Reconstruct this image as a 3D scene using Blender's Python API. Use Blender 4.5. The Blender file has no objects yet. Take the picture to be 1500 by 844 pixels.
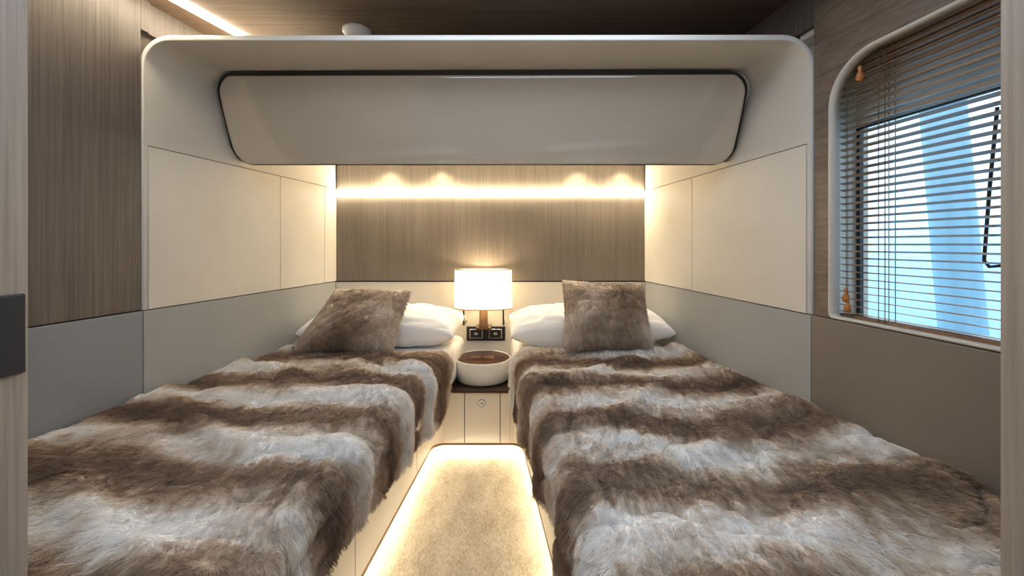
import bpy, bmesh, math, random
from mathutils import Vector, noise
random.seed(3)
S=bpy.context.scene
H=1.17
D=2.6
def xL(y): return -1.118-0.16*(D-y)
def xR(y): return 0.845+0.119*(D-y)
def zS(x): return 1.866-0.0183*x
def bl(y): return -0.431-0.0714*(2.247-y)
def br(y): return 0.056+0.10*(2.247-y)

# ---------------------------------------------------------------- materials
def newmat(name, col=(.5,.5,.5), rough=.5, metal=0, spec=.5, coat=0, emis=None, es=0):
    m=bpy.data.materials.new(name); m.use_nodes=True
    b=m.node_tree.nodes['Principled BSDF']
    b.inputs['Base Color'].default_value=(*col,1)
    b.inputs['Roughness'].default_value=rough
    b.inputs['Metallic'].default_value=metal
    b.inputs['Specular IOR Level'].default_value=spec
    b.inputs['Coat Weight'].default_value=coat
    b.inputs['Coat Roughness'].default_value=.04
    if emis:
        b.inputs['Emission Color'].default_value=(*emis,1)
        b.inputs['Emission Strength'].default_value=es
    return m
def nodes(m): return m.node_tree.nodes, m.node_tree.links, m.node_tree.nodes['Principled BSDF']
def ramp(N,stops):
    r=N.new('ShaderNodeValToRGB')
    while len(r.color_ramp.elements)<len(stops): r.color_ramp.elements.new(.5)
    for e,(p,c) in zip(r.color_ramp.elements,stops):
        e.position=p; e.color=(*c,1)
    return r
def wood(name, dark, light, scale=(60,60,1.6), rough=.5, bump=.15, coat=0):
    m=newmat(name,light,rough,coat=coat); N,L,b=nodes(m)
    tc=N.new('ShaderNodeTexCoord'); mp=N.new('ShaderNodeMapping'); mp.inputs['Scale'].default_value=scale
    L.new(tc.outputs['Object'],mp.inputs['Vector'])
    n1=N.new('ShaderNodeTexNoise'); n1.inputs['Scale'].default_value=1; n1.inputs['Detail'].default_value=6; n1.inputs['Roughness'].default_value=.65
    L.new(mp.outputs[0],n1.inputs['Vector'])
    mp2=N.new('ShaderNodeMapping'); mp2.inputs['Scale'].default_value=tuple(s*.12 for s in scale)
    L.new(tc.outputs['Object'],mp2.inputs['Vector'])
    n2=N.new('ShaderNodeTexNoise'); n2.inputs['Scale'].default_value=1; n2.inputs['Detail'].default_value=3
    L.new(mp2.outputs[0],n2.inputs['Vector'])
    mx=N.new('ShaderNodeMath'); mx.operation='MULTIPLY_ADD'; mx.inputs[1].default_value=.75
    L.new(n1.outputs['Fac'],mx.inputs[0]); 
    ml=N.new('ShaderNodeMath'); ml.operation='MULTIPLY'; ml.inputs[1].default_value=.25
    L.new(n2.outputs['Fac'],ml.inputs[0]); L.new(ml.outputs[0],mx.inputs[2])
    r=ramp(N,[(.36,dark),(.62,light)]); L.new(mx.outputs[0],r.inputs[0]); L.new(r.outputs[0],b.inputs['Base Color'])
    bp=N.new('ShaderNodeBump'); bp.inputs['Strength'].default_value=bump; bp.inputs['Distance'].default_value=.002
    L.new(n1.outputs['Fac'],bp.inputs['Height']); L.new(bp.outputs[0],b.inputs['Normal'])
    return m
def leather(name,col,rough=.55,scale=900,bump=.12):
    m=newmat(name,col,rough,spec=.4); N,L,b=nodes(m)
    tc=N.new('ShaderNodeTexCoord'); n=N.new('ShaderNodeTexNoise'); n.inputs['Scale'].default_value=scale; n.inputs['Detail'].default_value=2
    L.new(tc.outputs['Object'],n.inputs['Vector'])
    n2=N.new('ShaderNodeTexNoise'); n2.inputs['Scale'].default_value=3
    L.new(tc.outputs['Object'],n2.inputs['Vector'])
    r=ramp(N,[(.3,tuple(c*.94 for c in col)),(.7,tuple(min(1,c*1.04) for c in col))]); L.new(n2.outputs['Fac'],r.inputs[0]); L.new(r.outputs[0],b.inputs['Base Color'])
    bp=N.new('ShaderNodeBump'); bp.inputs['Strength'].default_value=bump; bp.inputs['Distance'].default_value=.0006
    L.new(n.outputs['Fac'],bp.inputs['Height']); L.new(bp.outputs[0],b.inputs['Normal'])
    return m
def furmat(name, phase, period, stops, noisy=.06, axis=1, amp=.25, blotch=.78, bias=.5):
    m=newmat(name,(.4,.3,.2),.75,spec=.25); N,L,b=nodes(m)
    b.inputs['Sheen Weight'].default_value=.35
    uv=N.new('ShaderNodeUVMap'); uv.uv_map='UVMap'
    sep=N.new('ShaderNodeSeparateXYZ'); L.new(uv.outputs[0],sep.inputs[0])
    def tex(scale,detail,rough,vs=(1,1,1)):
        mp=N.new('ShaderNodeMapping'); mp.inputs['Scale'].default_value=vs; L.new(uv.outputs[0],mp.inputs[0])
        n=N.new('ShaderNodeTexNoise'); n.inputs['Scale'].default_value=scale; n.inputs['Detail'].default_value=detail; n.inputs['Roughness'].default_value=rough
        L.new(mp.outputs[0],n.inputs['Vector']); return n.outputs['Fac']
    n1=tex(3.0,3,.5); n2=tex(7,7,.68,(.7,1.3,1)); n3=tex(30,4,.75,(2.4,.6,1)); n4=tex(2.4,2,.5,(1.2,1.3,1)); n5=tex(9,3,.6,(2.6,.5,1))
    def M(op,a,bb=None):
        q=N.new('ShaderNodeMath'); q.operation=op
        for i,v in enumerate((a,bb)):
            if v is None: continue
            if isinstance(v,(int,float)): q.inputs[i].default_value=v
            else: L.new(v,q.inputs[i])
        return q.outputs[0]
    v=M('ADD',sep.outputs[axis],M('MULTIPLY',M('SUBTRACT',n1,.5),noisy*2.2))
    v=M('ADD',v,M('MULTIPLY',M('SUBTRACT',n5,.5),noisy*1.8))
    c=M('COSINE',M('MULTIPLY',M('SUBTRACT',v,phase),2*math.pi/period))
    c=M('ADD',M('MULTIPLY',c,amp),bias)
    c=M('ADD',c,M('MULTIPLY',M('SUBTRACT',n2,.5),blotch*1.0))
    c=M('ADD',c,M('MULTIPLY',M('SUBTRACT',n4,.5),blotch*.9))
    c=M('ADD',c,M('MULTIPLY',M('SUBTRACT',n3,.5),.6))
    r=ramp(N,stops); L.new(c,r.inputs[0]); L.new(r.outputs[0],b.inputs['Base Color'])
    return m

M_cream=leather('cream_leather',(.68,.635,.56))
M_creamp=leather('cream_lacquer',(.64,.60,.54),rough=.35,bump=.03)
M_lip=newmat('white_lacquer',(.85,.84,.81),.3)
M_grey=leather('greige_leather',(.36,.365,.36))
M_woodL=wood('grey_oak_veneer',(.092,.073,.062),(.165,.137,.118),scale=(150,150,2.5))
M_woodB=wood('oak_veneer_back',(.125,.103,.084),(.20,.171,.142),scale=(150,150,2.0))
M_woodC=wood('ceiling_walnut',(.16,.107,.073),(.26,.18,.128),scale=(2,60,60),rough=.4)
M_woodW=wood('window_frame_oak',(.115,.085,.063),(.21,.16,.12),scale=(90,2,90))
M_jamb=wood('jamb_oak',(.26,.215,.175),(.40,.34,.285),scale=(110,110,2.2))
M_slat=wood('blind_slat_wood',(.26,.14,.075),(.46,.28,.16),scale=(50,3,50),rough=.2,bump=.03)
M_head=leather('header_taupe',(.60,.48,.37))
M_dark=newmat('black_trim',(.012,.011,.011),.4)
M_gap=newmat('shadow_gap',(.10,.08,.06),.8)
M_gloss=newmat('glossy_beige_lacquer',(.53,.475,.40),.22,coat=1.0)
M_gloss.node_tree.nodes['Principled BSDF'].inputs['Coat IOR'].default_value=1.8
M_walnut=newmat('dark_glossy_walnut',(.03,.015,.01),.3,spec=.3)
M_sheet=leather('white_linen',(.88,.87,.86),rough=.8,scale=700,bump=.1)
M_white=newmat('white_plastic',(.80,.79,.77),.4)
M_steel=newmat('steel',(.6,.6,.6),.25,metal=1)
M_bronze=newmat('bronze',(.16,.09,.045),.3,metal=.6)
M_latch=newmat('latch_black',(.015,.017,.025),.45)
M_cord=newmat('cord',(.12,.08,.05),.8)
M_amber=newmat('turned_wood_amber',(.5,.19,.05),.35)
M_led=newmat('led_warm',(1,1,1),.5,emis=(1,.86,.62),es=62)
M_ledF=newmat('led_floor',(1,1,1),.5,emis=(1,.87,.62),es=78)
M_ledC=newmat('led_ceiling',(1,1,1),.5,emis=(1,.88,.66),es=60)

M_carpet=newmat('carpet_beige',(.5,.4,.28),.95,spec=.1)
N,L,b=nodes(M_carpet)
tc=N.new('ShaderNodeTexCoord'); mp=N.new('ShaderNodeMapping'); mp.inputs['Scale'].default_value=(1,.35,1); mp.inputs['Rotation'].default_value=(0,0,.3)
L.new(tc.outputs['Object'],mp.inputs[0])
n1=N.new('ShaderNodeTexNoise'); n1.inputs['Scale'].default_value=160; n1.inputs['Detail'].default_value=5; L.new(mp.outputs[0],n1.inputs['Vector'])
n2=N.new('ShaderNodeTexNoise'); n2.inputs['Scale'].default_value=14; n2.inputs['Detail'].default_value=6; n2.inputs['Roughness'].default_value=.7; L.new(mp.outputs[0],n2.inputs['Vector'])
ad=N.new('ShaderNodeMath'); ad.operation='MULTIPLY_ADD'; ad.inputs[1].default_value=.5; L.new(n1.outputs['Fac'],ad.inputs[0])
m2=N.new('ShaderNodeMath'); m2.operation='MULTIPLY'; m2.inputs[1].default_value=.5; L.new(n2.outputs['Fac'],m2.inputs[0]); L.new(m2.outputs[0],ad.inputs[2])
r=ramp(N,[(.38,(.31,.255,.185)),(.62,(.55,.48,.385))]); L.new(ad.outputs[0],r.inputs[0]); L.new(r.outputs[0],b.inputs['Base Color'])
bp=N.new('ShaderNodeBump'); bp.inputs['Strength'].default_value=.5; bp.inputs['Distance'].default_value=.004; L.new(ad.outputs[0],bp.inputs['Height']); L.new(bp.outputs[0],b.inputs['Normal'])

M_shade=bpy.data.materials.new('lamp_shade_linen'); M_shade.use_nodes=True
N=M_shade.node_tree.nodes; L=M_shade.node_tree.links; N.clear()
o=N.new('ShaderNodeOutputMaterial'); mxs=N.new('ShaderNodeMixShader'); mxs.inputs[0].default_value=.55
df=N.new('ShaderNodeBsdfDiffuse'); df.inputs[0].default_value=(.9,.85,.75,1); tr=N.new('ShaderNodeBsdfTranslucent'); tr.inputs[0].default_value=(1,.92,.76,1)
L.new(df.outputs[0],mxs.inputs[1]); L.new(tr.outputs[0],mxs.inputs[2]); L.new(mxs.outputs[0],o.inputs[0])

stops=[(.08,(.18,.105,.060)),(.28,(.33,.215,.135)),(.44,(.54,.405,.285)),(.58,(.80,.70,.60)),(.74,(.99,.965,.94))]
M_fur1=furmat('fur_striped',1.46,.33,stops,bias=.495)
M_fur2=furmat('fur_striped_b',1.40,.33,stops,bias=.495)
stopc=[(.15,(.19,.125,.08)),(.42,(.36,.265,.19)),(.62,(.55,.455,.36)),(.85,(.80,.72,.63))]
M_furc=furmat('fur_cushion_brown',.2,.45,stopc,noisy=.05,axis=0,amp=.12,blotch=1.1,bias=.47)

# ---------------------------------------------------------------- mesh helpers
def link(ob):
    S.collection.objects.link(ob); return ob
def mesh(name,verts,faces,mats,smooth=False,bevel=0,parent=None,recalc=True):
    me=bpy.data.meshes.new(name); me.from_pydata([tuple(v) for v in verts],[],faces); me.update()
    if recalc:
        bm=bmesh.new(); bm.from_mesh(me); bmesh.ops.recalc_face_normals(bm,faces=bm.faces); bm.to_mesh(me); bm.free()
    ob=bpy.data.objects.new(name,me); link(ob)
    for m in (mats if isinstance(mats,(list,tuple)) else [mats]): me.materials.append(m)
    if smooth:
        for p in me.polygons: p.use_smooth=True
    if bevel:
        bv=ob.modifiers.new('bevel','BEVEL'); bv.width=bevel; bv.segments=3; bv.limit_method='ANGLE'; bv.angle_limit=math.radians(40)
    if parent: ob.parent=parent
    return ob
def empty(name):
    e=bpy.data.objects.new(name,None); e.empty_display_size=.1; return link(e)
def prism(name,pts,z0,z1,mat,bevel=0,parent=None):
    n=len(pts); v=[(x,y,z0) for x,y in pts]+[(x,y,z1) for x,y in pts]
    f=[tuple(range(n)),tuple(range(n,2*n))]+[(i,(i+1)%n,n+(i+1)%n,n+i) for i in range(n)]
    return mesh(name,v,f,mat,bevel=bevel,parent=parent)
def box(name,x0,x1,y0,y1,z0,z1,mat,bevel=0,parent=None):
    return prism(name,[(x0,y0),(x1,y0),(x1,y1),(x0,y1)],z0,z1,mat,bevel,parent)
def wp(side,name,y0,y1,z0,z1,o0,o1,mat,bevel=0,parent=None):
    if side=='L': P=[(xL(y0)-o0,y0),(xL(y1)-o0,y1),(xL(y1)-o1,y1),(xL(y0)-o1,y0)]
    else: P=[(xR(y0)+o0,y0),(xR(y1)+o0,y1),(xR(y1)+o1,y1),(xR(y0)+o1,y0)]
    return prism(name,P,z0,z1,mat,bevel,parent)
def lathe(name,prof,cx,cy,mat,n=48,sx=1,sy=1,parent=None,smooth=True,close=False):
    v=[];f=[]
    for r,z in prof:
        for i in range(n):
            a=2*math.pi*i/n; v.append((cx+r*sx*math.cos(a),cy+r*sy*math.sin(a),z))
    k=len(prof)
    for j in range(k-1):
        for i in range(n): f.append((j*n+i,j*n+(i+1)%n,(j+1)*n+(i+1)%n,(j+1)*n+i))
    if close: f.append(tuple(range(n))); f.append(tuple(range((k-1)*n,k*n)))
    ob=mesh(name,v,f,mat,smooth=smooth,parent=parent)
    return ob
def tube(name,pts,r,mat,parent=None,cyclic=False):
    cu=bpy.data.curves.new(name,'CURVE'); cu.dimensions='3D'; cu.bevel_depth=r; cu.bevel_resolution=3; cu.use_fill_caps=True
    sp=cu.splines.new('POLY'); sp.points.add(len(pts)-1)
    for p,q in zip(sp.points,pts): p.co=(*q,1)
    sp.use_cyclic_u=cyclic
    ob=bpy.data.objects.new(name,cu); link(ob); cu.materials.append(mat)
    if parent: ob.parent=parent
    return ob

# ---------------------------------------------------------------- room shell
CZ=2.04
box('floor',-1.9,1.6,-1.2,2.75,-.06,0,M_carpet)
box('ceiling',-1.9,1.6,-1.2,2.75,CZ,CZ+.06,M_woodC)
WL=empty('wall_left')
wp('L','structure',.60,2.7,0,CZ,.03,.10,M_gap,parent=WL)
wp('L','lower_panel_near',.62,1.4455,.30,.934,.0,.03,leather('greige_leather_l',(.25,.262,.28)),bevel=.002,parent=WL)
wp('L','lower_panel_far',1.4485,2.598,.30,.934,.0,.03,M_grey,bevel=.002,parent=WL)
wp('L','wood_panel',.62,1.445,.938,CZ,.006,.03,M_woodL,bevel=.002,parent=WL)
wp('L','wood_panel_upper',1.445,1.475,1.93,CZ,.006,.03,M_woodL,parent=WL)
wp('L','wood_panel_recess',1.478,2.7,1.93,CZ,.016,.03,M_woodL,parent=WL)
wp('L','cream_panel_a',1.462,2.1085,.938,1.520,-.004,-.0005,M_cream,bevel=.0015,parent=WL)
wp('L','cream_panel_b',2.1115,2.478,.938,1.520,-.004,-.0005,M_cream,bevel=.0015,parent=WL)
wp('L','cream_panel_c',2.481,2.598,.938,1.520,-.004,-.0005,M_cream,bevel=.0015,parent=WL)
for nm,y in (('groove_a',2.1085),('groove_b',2.478)):
    wp('L',nm,y,y+.003,.938,1.52,-.0015,-.0003,M_gap,parent=WL)
wp('L','groove_top',1.462,2.598,1.5205,1.5235,-.0015,-.0003,M_gap,parent=WL)
WR=empty('wall_right')
wp('R','structure',1.44,2.7,0,CZ,.03,.10,M_gap,parent=WR)
wp('R','structure_low',.60,1.44,0,.90,.03,.20,M_gap,parent=WR)
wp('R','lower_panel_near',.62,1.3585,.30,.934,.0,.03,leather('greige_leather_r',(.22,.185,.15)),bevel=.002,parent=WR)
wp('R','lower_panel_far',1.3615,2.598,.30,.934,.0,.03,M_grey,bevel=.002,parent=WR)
wp('R','cream_panel_a',1.375,2.0585,.938,1.505,-.004,-.0005,M_cream,bevel=.0015,parent=WR)
wp('R','cream_panel_b',2.0615,2.598,.938,1.505,-.004,-.0005,M_cream,bevel=.0015,parent=WR)
wp('R','groove_a',2.0585,2.0615,.938,1.505,-.0015,-.0003,M_gap,parent=WR)
wp('R','groove_top',1.375,2.598,1.5055,1.5085,-.0015,-.0003,M_gap,parent=WR)
wp('R','wood_above_arch',1.362,2.7,1.90,CZ,.012,.03,M_woodL,parent=WR)
def holepanel(name,o0,o1,Y0,Y1,Z0,Z1,hy0,hy1,hz0,hz1,rt,rb,mat,parent):
    outer=[(Y0,Z0),(Y1,Z0),(Y1,Z1),(Y0,Z1)]
    hole=[]
    for cy,cz,a0,rr in ((hy1-rb,hz0+rb,-90,rb),(hy1-rt,hz1-rt,0,rt),(hy0+rt,hz1-rt,90,rt),(hy0+rb,hz0+rb,180,rb)):
        for k in range(13):
            a=math.radians(a0+90*k/12); hole.append((cy+rr*math.cos(a),cz+rr*math.sin(a)))
    bm=bmesh.new(); es=[]
    for loop in (outer,hole):
        vs=[bm.verts.new((xR(y)+o0,y,z)) for y,z in loop]
        for i in range(len(vs)): es.append(bm.edges.new((vs[i],vs[(i+1)%len(vs)])))
    bmesh.ops.triangle_fill(bm,use_beauty=True,edges=es)
    r=bmesh.ops.extrude_face_region(bm,geom=list(bm.faces))
    for v in r['geom']:
        if isinstance(v,bmesh.types.BMVert): v.co.x+=o1-o0
    bmesh.ops.recalc_face_normals(bm,faces=bm.faces)
    me=bpy.data.meshes.new(name); bm.to_mesh(me); bm.free(); me.materials.append(mat)
    ob=bpy.data.objects.new(name,me); link(ob); ob.parent=parent
    return hole
WN=empty('window_1')
hole=holepanel('frame_panel',.008,.026,.62,1.358,.937,CZ,.66,1.2985,.937+.004,1.74,.14,.012,M_woodW,WN)
v=[];f=[];n=len(hole)
for i,(y,z) in enumerate(hole):
    for o in (.0055,.036):
        v.append((xR(y)+o,y,z))
for i in range(n):
    j=(i+1)%n; f.append((2*i,2*i+1,2*j+1,2*j))
rg=mesh('opening_edge',v,f,M_cream,parent=WN,smooth=True)
sm=rg.modifiers.new('s','SOLIDIFY'); sm.thickness=.008; sm.offset=0
wp('R','pocket_side',1.36,1.44,.90,CZ,.03,.19,M_cream,parent=WN)
wp('R','pocket_side_near',.58,.64,.90,CZ,.03,.19,M_cream,parent=WN)
wp('R','pocket_top',.60,1.44,1.84,1.88,.03,.19,M_head,parent=WN)
wp('R','sill',.60,1.44,.90,.932,.028,.19,M_cream,parent=WN)
wp('R','header',.60,1.44,1.562,1.86,.15,.19,M_head,parent=WN)
wp('R','pane_frame_top',.64,1.357,1.548,1.562,.148,.16,M_dark,parent=WN)
wp('R','pane_frame_side',1.345,1.357,.932,1.562,.148,.16,M_dark,parent=WN)
def wpt(y,o,z): return (xR(y)+o,y,z)
tube('window_stay',[wpt(.985,.13,1.50),wpt(1.0,.13,1.30),wpt(1.01,.13,1.13),wpt(1.0,.13,1.115),wpt(.97,.13,1.12)],.004,M_dark,parent=WN)

# blind
BL=empty('venetian_blind')
v=[];f=[]
zz=.955
tilt=math.radians(10)
while zz<1.765:
    base=len(v)
    w=.0115
    for yy in (.665,1.325):
        xc=xR(yy)+.065
        prof=[(-w,-.0),(0,0.0024),(w,0),(w,-.0014),(0,.001),(-w,-.0014)]
        for (a,bz) in prof:
            v.append((xc+a*math.cos(tilt),yy,zz-a*math.sin(tilt)+bz))
    for i in range(6): f.append((base+i,base+(i+1)%6,base+6+(i+1)%6,base+6+i))
    f.append(tuple(base+i for i in range(6))); f.append(tuple(base+6+i for i in range(6)))
    zz+=.0215
mesh('slats',v,f,M_slat,parent=BL)
wp('R','head_rail',.66,1.33,1.79,1.838,.045,.09,M_slat,parent=BL)
wp('R','bottom_rail',.665,1.325,.934,.950,.052,.078,M_slat,parent=BL)
for i,yy in enumerate((1.17,.80)):
    for j,o in enumerate((.050,.080)):
        for k,dy in enumerate((0,.018)):
            tube('ladder_cord_%d%d%d'%(i,j,k),[wpt(yy+dy,o,.94),wpt(yy+dy,o,1.80)],.0011,M_cord,parent=BL)
for i,(yy,z,) in enumerate(((1.229,1.70),(1.273,1.03),(1.268,1.00))):
    o=.036
    tube('pull_cord_%d'%i,[wpt(yy,o,z),wpt(yy,o,1.80)],.001,M_cord,parent=BL)
    x,y,_=wpt(yy,o,z)
    lathe('pull_knob_%d'%i,[(.001,z+.006),(.005,z+.004),(.006,z-.004),(.004,z-.010),(.009,z-.02),(.011,z-.030),(.009,z-.038),(.001,z-.041)],x,y,M_amber,n=20,parent=BL)

# back wall
WB=empty('wall_back')
box('structure',-1.3,1.1,2.632,2.72,0,CZ,M_gap,parent=WB)
box('headboard_leather',xL(D)-.0,xR(D)+.0,2.600,2.632,.30,.932,M_cream,bevel=.002,parent=WB)
box('wood_panel',xL(D),xR(D),2.600,2.632,.938,1.488,M_woodB,bevel=.0015,parent=WB)
box('wood_panel_top',xL(D),xR(D),2.612,2.632,1.502,1.72,M_woodB,parent=WB)
box('headboard_dark_line',xL(D),xR(D),2.5985,2.632,.931,.938,M_dark,parent=WB)
box('trim_led_strip',xL(D)+.008,xR(D)-.008,2.574,2.611,1.489,1.500,M_led,parent=WB)

# arch shell
R=.09
prof=[]
NR=10
for z in (.936,1.2,1.522,1.65): prof.append(('L',0,z,False))
for k in range(NR+1):
    a=math.pi-math.pi/2*k/NR
    prof.append(('L',R+R*math.cos(a),R*math.sin(a)-R,True))
for k in range(NR+1):
    a=math.pi/2-math.pi/2*k/NR
    prof.append(('R',R-R*math.cos(a),R*math.sin(a)-R,True))
for z in (1.65,1.522,1.2,.936): prof.append(('R',0,z,False))
v=[];f=[]; rows=14
for t in range(rows):
    tt=t/(rows-1)
    for sd,dx,z,rel in prof:
        fr=dx/2.3 if sd=='L' else 1-dx/2.3
        yf=1.447+(1.36-1.447)*fr
        y=yf+(2.598-yf)*tt
        x=xL(y)+dx if sd=='L' else xR(y)-dx
        zz=zS(x)+z if rel else z
        v.append((x,y,zz))
n=len(prof)
for t in range(rows-1):
    for i in range(n-1): f.append((t*n+i,t*n+i+1,(t+1)*n+i+1,(t+1)*n+i))
me=bpy.data.meshes.new('cabin_arch_surround'); me.from_pydata(v,[],f); me.update()
arch=bpy.data.objects.new('cabin_arch_surround',me); link(arch)
me.materials.append(M_creamp); me.materials.append(M_lip)
for p in me.polygons: p.use_smooth=True
mid=[p for p in me.polygons if abs(p.center.x)<.3]
if mid and mid[0].normal.z>0: me.flip_normals()
so=arch.modifiers.new('s','SOLIDIFY'); so.thickness=.020; so.offset=-1; so.material_offset_rim=1
bv=arch.modifiers.new('b','BEVEL'); bv.width=.004; bv.segments=3; bv.limit_method='ANGLE'; bv.angle_limit=math.radians(60)

# overhead cabinet
CB=empty('overhead_cabinet')
TL=Vector((xL(1.70)+.030,1.70,1.878)); TR=Vector((xR(1.585)-.046,1.585,1.836))
BLc=Vector((xL(1.835)+.012,1.835,1.520)); BRc=Vector((xR(1.755)-.010,1.755,1.505))
def cabinet_surface(name,grow,depth,mat,bulge,thick,rad=.085,wk=1.0):
    W=2.19; Hh=.385
    NU,NV=90,30
    v=[];f=[]
    nrm=((TR-TL).cross(BLc-TL)).normalized()
    if nrm.y>0: nrm=-nrm
    for j in range(NV+1):
        vv=.5-.5*math.cos(math.pi*j/NV)
        yy=vv*(Hh+2*grow)
        dd=min(yy,Hh+2*grow-yy)
        rr=rad+grow
        ins=rr-math.sqrt(max(0,rr*rr-(rr-dd)**2)) if dd<rr else 0
        for i in range(NU+1):
            uu=.5-.5*math.cos(math.pi*i/NU)
            xx=ins+uu*(W+2*grow-2*ins)
            u=(xx-grow)/W; w=(yy-grow)/Hh*wk
            p=TL*(1-u)*(1-w)+TR*u*(1-w)+BLc*(1-u)*w+BRc*u*w
            e=min(dd, uu*(W+2*grow-2*ins),(1-uu)*(W+2*grow-2*ins))
            edge=.012
            rl=0 if e>edge else edge-math.sqrt(max(0,edge**2-(edge-e)**2))
            b=bulge*(1-(2*w-1)**2)*1.0
            p=p+nrm*(b-(rl if bulge else 0)-depth)
            v.append(p)
    for j in range(NV):
        for i in range(NU):
            a=j*(NU+1)+i; f.append((a,a+1,a+NU+2,a+NU+1))
    ob=mesh(name,v,f,mat,smooth=True,parent=CB,recalc=False)
    if ob.data.polygons[NU*NV//2].normal.y>0: ob.data.flip_normals()
    s=ob.modifiers.new('s','SOLIDIFY'); s.thickness=thick; s.offset=-1
    return ob
cabinet_surface('door_panel',-.003,-.006,M_gloss,.012,.018)
cabinet_surface('door_gasket',.006,-.005,M_dark,0,.012,wk=.972)
yl0,yr0=1.728,1.612
zl,zr=1.535,1.52
pts=[(xL(yl0)+.004,yl0,zS(-1.2)-.001),(xR(yr0)-.004,yr0,zS(.95)-.001),(xR(1.78)-.003,1.782,zr+.01),(xL(1.858)+.003,1.862,zl+.01),
     (xL(1.88)+.004,1.88,zS(-1.2)-.001),(xR(1.80)-.004,1.80,zS(.95)-.001),(xR(1.80)-.003,1.80,zr+.01),(xL(1.88)+.003,1.88,zl+.01)]
mesh('front_frame',pts,[(0,1,2,3),(4,5,6,7),(0,1,5,4),(1,2,6,5),(2,3,7,6),(3,0,4,7)],M_creamp,parent=CB)
prism('soffit',[(xL(1.85)+.002,1.885),(xR(1.80)-.002,1.805),(xR(2.6)-.002,2.597),(xL(2.6)+.002,2.597)],1.70,1.74,M_cream,parent=CB)

lathe('smoke_detector',[(.02,CZ-.001),(.056,CZ-.001),(.056,CZ-.014),(.05,CZ-.02),(.046,CZ-.034),(.036,CZ-.042),(.001,CZ-.044)],-.628,1.66,M_white,n=40)
def stripL(name,y0,y1,o0a,o0b,w,z0,z1,mat):
    x0=xL(y0)+o0a; x1=xL(y1)+o0b
    return prism(name,[(x0,y0),(x0+w,y0),(x1+w,y1),(x1,y1)],z0,z1,mat)
stripL('ceiling_led_light',.72,2.2,.02,.17,.026,CZ-.008,CZ+.002,M_ledC)

# doorway / near wall
DJ=empty('door_1')
YJ=.62
box('jamb_left',-1.6,-.7305,.46,YJ,0,CZ,M_jamb,bevel=.004,parent=DJ)
box('jamb_right',.737,1.4,.46,YJ,0,CZ,M_jamb,bevel=.004,parent=DJ)
box('header',-.7305,.737,.46,YJ,1.97,CZ,M_jamb,parent=DJ)
box('strike_plate',-.7315,-.724,.50,.6115,.979,1.097,M_latch,bevel=.003,parent=DJ)
box('wall_corridor_left',-1.66,-1.6,-1.2,.62,0,CZ,M_creamp)
box('wall_corridor_right',1.4,1.46,-1.2,.62,0,CZ,M_creamp)
box('wall_corridor_rear',-1.66,1.46,-1.26,-1.2,0,CZ,M_creamp)

# ---------------------------------------------------------------- platform
def upath(off,rad):
    P=[]
    y0=.624; yf=2.247+off
    P.append((br(y0)+off,y0))
    cx=br(yf-rad)+off-rad; cy=yf-rad
    for k in range(9):
        a=math.radians(90*k/8); P.append((cx+rad*math.cos(a),cy+rad*math.sin(a)))
    cx=bl(yf-rad)-off+rad
    for k in range(9):
        a=math.radians(90+90*k/8); P.append((cx+rad*math.cos(a),cy+rad*math.sin(a)))
    P.append((bl(y0)-off,y0))
    return P
def platform(name,off,z0,z1,mat,bevel=0,rad=.07):
    P=upath(off,rad)
    P+= [(xL(.624)+.003,.624),(xL(2.596)+.003,2.596),(xR(2.596)-.003,2.596),(xR(.624)-.003,.624)]
    return prism(name,P,z0,z1,mat,bevel)
pl=platform('bed_platform',0,.080,.362,M_cream,bevel=0)
p2=platform('platform_edge_trim',-.002,.068,.080,M_bronze); p2.parent=pl
p3=platform('plinth',.09,0,.068,M_cream); p3.parent=pl
pth=upath(.040,.07)
lo=tube('under_bed_led_strip',[(x,y,.058) for x,y in pth],.006,M_ledF,parent=pl)
for i,yy in enumerate((1.95,1.30)):
    prism('seam_l%d'%i,[(bl(yy)-.004,yy),(bl(yy)+.0006,yy),(bl(yy)+.0006,yy+.003),(bl(yy)-.004,yy+.003)],.08,.362,M_gap,parent=pl)
    prism('seam_r%d'%i,[(br(yy)+.004,yy),(br(yy)-.0006,yy),(br(yy)-.0006,yy+.003),(br(yy)+.004,yy+.003)],.08,.362,M_gap,parent=pl)

# nightstand
NS=empty('nightstand')
box('drawer_gap',-.262,-.062,2.243,2.249,.084,.362,M_dark,parent=NS)
box('drawer_front',-.2575,-.0665,2.240,2.248,.084,.358,M_cream,bevel=.0015,parent=NS)
box('side_front_left',-.37,-.2615,2.240,2.249,.084,.358,M_cream,bevel=.0015,parent=NS)
box('side_front_right',-.0625,-.012,2.240,2.249,.084,.358,M_cream,bevel=.0015,parent=NS)
box('top',-.425,.05,2.222,2.597,.3625,.376,M_walnut,bevel=.002,parent=NS)
for nm,pr,mt in (('knob_ring',[(.010,.002),(.011,.005),(.016,.006),(.018,.002),(.018,-.003)],M_white),('knob_centre',[(.0005,.001),(.010,.001),(.0105,.003)],M_steel),('knob_shadow_ring',[(.017,.0005),(.0205,.0005),(.021,-.002)],M_bronze)):
    k=lathe(nm,pr,0,0,mt,n=32,parent=NS)
    k.rotation_euler=(math.pi/2,0,0); k.location=(-.165,2.238,.301)

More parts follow.
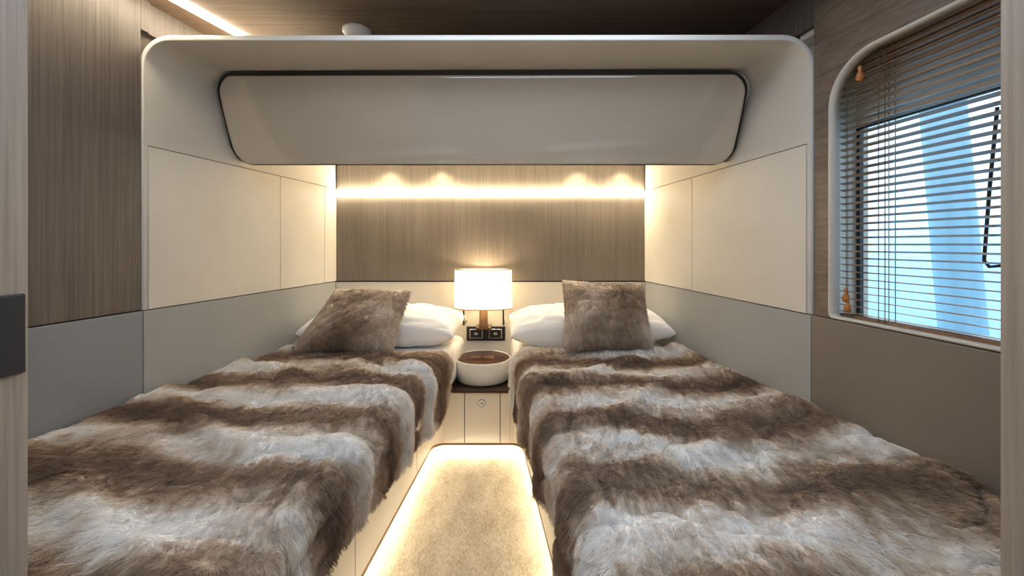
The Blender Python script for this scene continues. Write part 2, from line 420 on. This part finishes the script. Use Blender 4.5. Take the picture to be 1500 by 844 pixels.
# tray
TY=empty('round_tray_table')
cx,cy=-.172,2.426
lathe('body',[(.001,.377),(.140,.377),(.150,.380),(.157,.388),(.164,.440),(.165,.500),(.163,.504),(.159,.504),(.156,.498)],cx,cy,leather('tray_cream',(.74,.71,.65),rough=.4),n=72,parent=TY)
lathe('dark_glass_inlay',[(.158,.480),(.1575,.500),(.154,.502),(.001,.502)],cx,cy,newmat('inlay_walnut',(.045,.016,.009),.30,spec=.22),n=72,parent=TY)
for i,x0 in enumerate((-.245,-.165)):
    box('inlay_socket_reflection_%d'%i,x0,x0+.058,2.395,2.445,.5022,.5045,newmat('socket_reflection_%d'%i,(.16,.08,.05),.3),bevel=.001,parent=TY)  # reflection of the wall sockets modelled as two brown squares on the inlay

# outlets
OT=empty('wall_socket_panel')
box('plate',-.287,-.043,2.590,2.600,.560,.650,M_dark,bevel=.003,parent=OT)
for i,x0 in enumerate((-.268,-.146)):
    box('module_rim_%d'%i,x0,x0+.082,2.587,2.592,.575,.635,M_steel,bevel=.002,parent=OT)
    box('module_%d'%i,x0+.005,x0+.077,2.584,2.589,.580,.630,M_dark,bevel=.001,parent=OT)
    box('toggle_%d'%i,x0+.030,x0+.052,2.581,2.585,.598,.612,M_steel,bevel=.001,parent=OT)

# lamp
LM=empty('table_lamp')
lx,ly=-.174,2.485
sh=lathe('shade',[(.176,.785),(.174,.90),(.172,1.018)],lx,ly,M_shade,n=64,sy=.55,parent=LM)
for nm,z,r in (('rim_bottom',.785,.177),('rim_top',1.018,.173)):
    tube(nm,[(lx+r*math.cos(2*math.pi*i/64),ly+.55*r*math.sin(2*math.pi*i/64),z) for i in range(64)],.0026,M_bronze,parent=LM,cyclic=True)
lathe('stem',[(.001,.664),(.030,.664),(.030,.672),(.026,.676),(.026,.80),(.001,.802)],lx,ly+.02,M_bronze,n=24,sx=1,sy=.8,parent=LM)
box('mount_base',lx-.045,lx+.045,ly-.01,2.598,.652,.665,M_bronze,bevel=.002,parent=LM)
for i,x in enumerate((-.291,-.052)):
    tube('arm_%d'%i,[(x,ly-.02,.787),(x,ly-.02,.69),(x,ly-.01,.683),(x,2.598,.683)],.005,M_dark,parent=LM)
    tube('cross_bar_%d'%i,[(x,ly-.02,.790),(lx,ly+.02,.790)],.003,M_bronze,parent=LM)
lathe('bulb',[(.001,.80),(.012,.80),(.014,.83),(.028,.87),(.024,.90),(.001,.915)],lx,ly,newmat('bulb_glow',(1,1,1),.5,emis=(1,.78,.48),es=30),n=20,parent=LM)

# ---------------------------------------------------------------- beds
def bedparts(nm,side):
    E=empty('twin_bed')
    if side=='L':
        P=[(xL(.63)+.006,.63),(xL(2.59)+.006,2.59),(-.292,2.59),(bl(.63)+.07,.63)]
    else:
        P=[(xR(.63)-.006,.63),(xR(2.59)-.006,2.59),(-.012,2.59),(br(.63)-.045,.63)]
    m=prism('mattress',P,.378,.602,M_sheet,parent=E)
    b=m.modifiers.new('bv','BEVEL'); b.width=.05; b.segments=5; b.limit_method='ANGLE'
    for p in m.data.polygons: p.use_smooth=True
    P2=[(x + (-.02 if (side=='L' and i>1) else (.02 if i>1 else 0)),y) for i,(x,y) in enumerate(P)]
    prism('mattress_base',P2,.3625,.3785,M_sheet,parent=E)
    return E
BEDL=bedparts('l','L'); BEDR=bedparts('r','R')

def add_hair(ob,count,length,children,mat_i=1,comb=(0,-.004,0),rad=.0007,rough=.002,seed=1,clump=.12):
    md=ob.modifiers.new('fur','PARTICLE_SYSTEM'); ps=md.particle_system; st=ps.settings
    st.type='HAIR'; st.count=count; st.hair_length=length; st.hair_step=3; st.render_step=2
    st.object_align_factor=comb
    st.factor_random=length*.04
    st.emit_from='FACE'; st.use_emit_random=True
    st.material=mat_i
    st.child_type='INTERPOLATED'; st.rendered_child_count=children; st.child_length=1.0
    st.child_parting_factor=0
    st.roughness_1=rough; st.roughness_1_size=.03
    st.roughness_2=rough*.5; st.roughness_endpoint=rough*.5
    st.clump_factor=clump
    st.root_radius=rad/ .01; st.tip_radius=.4*rad/.01; st.radius_scale=.01
    st.length_random=.3
    ps.seed=seed

def throw(side,mat,seed):
    NX,NY=130,190
    y0,y1=.632,2.13
    v=[];f=[];uvs=[]
    ztop=.626
    for j in range(NY+1):
        t=j/NY; y=y0+(y1-y0)*t
        if side=='L': xw=xL(y)+.018; xe=bl(y)+.100+.03*max(0,(y-1.8)/.33)
        else: xw=xR(y)-.018; xe=br(y)-.058
        sg=1 if side=='L' else -1
        W=abs(xe-xw)
        r=.07
        zt=ztop
        backd=y1-y
        roll=0
        if backd<.05: roll=.05-math.sqrt(max(0,.05**2-(.05-backd)**2))
        near=min(1,max(0,(1.75-y)/.75))
        hem=.335+(.085 if side=='L' else .10)*near
        hz=hem+.03*noise.noise(Vector((y*2.5,seed,0)))-.012*math.sin(y*7+seed)
        Ltot=(W-r)+r*math.pi/2+(zt-r-hz)
        for i in range(NX+1):
            s=Ltot*i/NX
            if s<W-r: px=xw+sg*s; pz=zt; nx,nz=0,1
            elif s<W-r+r*math.pi/2:
                a=(s-(W-r))/r; px=xw+sg*(W-r+r*math.sin(a)); pz=zt-r+r*math.cos(a); nx,nz=sg*math.sin(a),math.cos(a)
            else:
                dd=s-(W-r)-r*math.pi/2; px=xe; pz=zt-r-dd; nx,nz=sg,0
                q=dd/.25
                px+=sg*(.018*math.sin(y*13+seed*2+2*noise.noise(Vector((y*3,seed,1))))+.014*noise.noise(Vector((y*6,seed+4,dd*3)))-.012)*min(1,q)
            q=Vector((px,y,pz))
            lump=.012*noise.noise(Vector((px*4,y*5,seed+pz*4)))+.009*noise.noise(Vector((px*11,y*13,seed+7+pz*9)))+.004*noise.noise(Vector((px*24,y*28,seed+pz*24)))
            wv=noise.noise(Vector((px*2,y*2,seed)))
            wr=.018*max(0,math.sin(px*7*sg+y*16+3*wv))**3
            cr=abs(noise.noise(Vector((px*7,y*6,seed+21+pz*7))))
            cr2=abs(noise.noise(Vector((px*13,y*15,seed+41+pz*12))))
            crease=-.012*max(0,1-cr/.09)-.007*max(0,1-cr2/.10)
            ew=.024*math.exp(-((s-.05)/.035)**2)*(1.0 if side=='R' else .4)
            d=max(-.018,lump+wr+crease)+ew+.005
            q.x+=nx*d; q.z+=nz*d-roll*.62*(1 if pz>.5 else .0)
            q.y=y+.015*noise.noise(Vector((s*6,seed,y)))*(t**6)
            v.append(q); uvs.append((px*.8+ (zt-pz)*.6*sg+seed*1.7,y+ (.05*noise.noise(Vector((px*2.2,y*1.2,seed+2))))))
    for j in range(NY):
        for i in range(NX):
            a=j*(NX+1)+i; f.append((a,a+1,a+NX+2,a+NX+1))
    me=bpy.data.meshes.new('fur_throw'); me.from_pydata([tuple(q) for q in v],[],f); me.update()
    uvl=me.uv_layers.new(name='UVMap')
    for l in me.loops: uvl.data[l.index].uv=uvs[l.vertex_index]
    if me.polygons[NX*10+5].normal.z<0: me.flip_normals()
    for p in me.polygons: p.use_smooth=True
    ob=bpy.data.objects.new('fur_throw',me); link(ob); me.materials.append(mat); 
    add_hair(ob,11000,.012,28,mat_i=1,comb=(.0013*(1 if side=='L' else -1),-.0042,-.0006),seed=seed)
    return ob
TL_=throw('L',M_fur1,1); TR_=throw('R',M_fur2,5)

def pillow(name,BLp,BRp,TRp,TLp,th,mat,fur=False,seed=0,pinch=.05,n=28,wr=.004,ex=.55):
    BLp,BRp,TRp,TLp=map(Vector,(BLp,BRp,TRp,TLp))
    nrm=((BRp-BLp).cross(TLp-BLp)).normalized()
    bm=bmesh.new(); uvl=bm.loops.layers.uv.new('UVMap')
    W=(BRp-BLp).length; Hh=(TLp-BLp).length
    grids=[]
    for sg in (1,-1):
        g=[]
        for j in range(n+1):
            row=[]
            for i in range(n+1):
                u=-math.cos(math.pi*i/n); w=-math.cos(math.pi*j/n)
                if sg==-1 and (i in(0,n) or j in (0,n)): row.append(grids[0][j][i]); continue
                uu=(u+1)/2; ww=(w+1)/2
                p=BLp*(1-uu)*(1-ww)+BRp*uu*(1-ww)+TRp*uu*ww+TLp*(1-uu)*ww
                k=pinch*( (1-u*u)*abs(w)**3 )
                k2=pinch*( (1-w*w)*abs(u)**3 )
                p=p-(TLp-BLp)*(.5*k*(1 if w>0 else -1))-(BRp-BLp)*(.5*k2*(1 if u>0 else -1))
                h=th/2*((1-abs(u)**2.6)**ex)*((1-abs(w)**2.6)**ex)
                h*=1+.10*noise.noise(Vector((u*1.5+seed,w*1.5,sg)))
                h+=wr*noise.noise(Vector((u*4+seed,w*4,sg*3)))*(1-max(abs(u),abs(w))**4)
                if fur:
                    e=(1-max(abs(u),abs(w))**4)
                    h+=(-.010*max(0,1-abs(noise.noise(Vector((u*2.6+seed,w*2.6,sg*5))))/.14)+.004*noise.noise(Vector((u*8,w*8,seed))))*e
                else: h+=-.014*max(0,1-abs(noise.noise(Vector((u*5+seed,w*2.2,sg*5))))/.10)*(1-max(abs(u),abs(w))**6)
                row.append(bm.verts.new(p+nrm*sg*h))
            g.append(row)
        grids.append(g)
        for j in range(n):
            for i in range(n):
                q=[g[j][i],g[j][i+1],g[j+1][i+1],g[j+1][i]]
                try: fc=bm.faces.new(q)
                except ValueError: continue
                idx=[(i,j),(i+1,j),(i+1,j+1),(i,j+1)]
                for l,(a,b_) in zip(fc.loops,idx): l[uvl].uv=((.5-.5*math.cos(math.pi*a/n))*W+seed,(.5-.5*math.cos(math.pi*b_/n))*Hh)
    bmesh.ops.recalc_face_normals(bm,faces=bm.faces)
    me=bpy.data.meshes.new(name); bm.to_mesh(me); bm.free(); me.materials.append(mat)
    for p in me.polygons: p.use_smooth=True
    ob=bpy.data.objects.new(name,me); link(ob)
    if fur: add_hair(ob,2600,.015,28,comb=(.001,0,-.0035),seed=seed+3,rough=.004,clump=.4)
    return ob
pillow('pillow',(-1.15,2.17,.695),(-.315,2.17,.680),(-.285,2.50,.735),(-1.10,2.50,.745),.215,M_sheet,seed=1,pinch=.0,wr=.022,ex=.42,n=44)
pillow('pillow',(-.005,2.17,.680),(.87,2.17,.695),(.835,2.50,.745),(-.015,2.50,.735),.215,M_sheet,seed=4,pinch=.0,wr=.022,ex=.42,n=44)
pillow('fur_cushion',(-1.085,2.01,.665),(-.585,1.99,.655),(-.555,2.23,.92),(-.975,2.27,.925),.14,M_furc,fur=True,seed=2,pinch=.07,n=40)
pillow('fur_cushion',(.255,2.01,.665),(.70,2.03,.665),(.715,2.25,.955),(.275,2.25,.975),.14,M_furc,fur=True,seed=6,pinch=.07,n=40)

# ---------------------------------------------------------------- exterior
M_ext=newmat('exterior_white',(.80,.86,.9),.4)
M_ext2=newmat('exterior_blue',(.34,.54,.64),.3)
tube('dock_post',[(3.0,2.55,-1.5),(3.0,3.05,4.5)],.12,M_ext2)
tube('dock_post',[(3.2,2.15,-1.5),(3.2,2.55,4.5)],.16,M_ext)

# ---------------------------------------------------------------- lights
def area(name,loc,rot,sx,sy,power,col):
    l=bpy.data.lights.new(name,'AREA'); l.shape='RECTANGLE'; l.size=sx; l.size_y=sy; l.energy=power; l.color=col
    o=bpy.data.objects.new(name,l); o.location=loc; o.rotation_euler=rot; return link(o)
def spot(name,loc,rot,power,col,size=90,blend=.8,rad=.02):
    l=bpy.data.lights.new(name,'SPOT'); l.energy=power; l.color=col; l.spot_size=math.radians(size); l.spot_blend=blend; l.shadow_soft_size=rad
    o=bpy.data.objects.new(name,l); o.location=loc; o.rotation_euler=rot; return link(o)
def point(name,loc,power,col,rad=.03):
    l=bpy.data.lights.new(name,'POINT'); l.energy=power; l.color=col; l.shadow_soft_size=rad
    o=bpy.data.objects.new(name,l); o.location=loc; return link(o)
point('lamp_bulb_light',(lx,ly,.96),7,(1,.78,.48),.03)
area('ceiling_fill',(0,.95,2.02),(0,0,0),1.2,.5,12,(.76,.86,1))  # added fill light for the cabin, out of view, no real fitting
area('corridor_fill',(0,-.3,1.95),(math.radians(50),0,0),1.6,.8,20,(.78,.88,1))  # added fill from behind the camera, brightens the cabin through the doorway
for i,x in enumerate((-.78,-.45,.42,.70)):
    spot('cabinet_downlight',(x,2.51,1.69),(math.radians(16),0,0),12,(1,.82,.54),95)

w=bpy.data.worlds.new('World'); S.world=w; w.use_nodes=True
N=w.node_tree.nodes; L=w.node_tree.links
bg=N['Background']; bg.inputs[1].default_value=3.2
tc=N.new('ShaderNodeTexCoord'); sp=N.new('ShaderNodeSeparateXYZ'); L.new(tc.outputs['Generated'],sp.inputs[0])
r=ramp(N,[(.38,(.14,.38,.60)),(.48,(.26,.52,.78)),(.53,(.44,.66,.88)),(.70,(.66,.80,.95))])
ma=N.new('ShaderNodeMath'); ma.operation='MULTIPLY_ADD'; ma.inputs[1].default_value=.5; ma.inputs[2].default_value=.5
L.new(sp.outputs[2],ma.inputs[0]); L.new(ma.outputs[0],r.inputs[0]); L.new(r.outputs[0],bg.inputs[0])

# camera
cam=bpy.data.cameras.new('Camera'); co=bpy.data.objects.new('Camera',cam); link(co)
co.location=(0,0,H); co.rotation_euler=(math.pi/2,0,0)
cam.sensor_width=36; cam.lens=600/1500*36; cam.shift_y=-64/1500; cam.clip_start=.02
S.camera=co
S.view_settings.view_transform='Standard'
S.view_settings.exposure=-.35
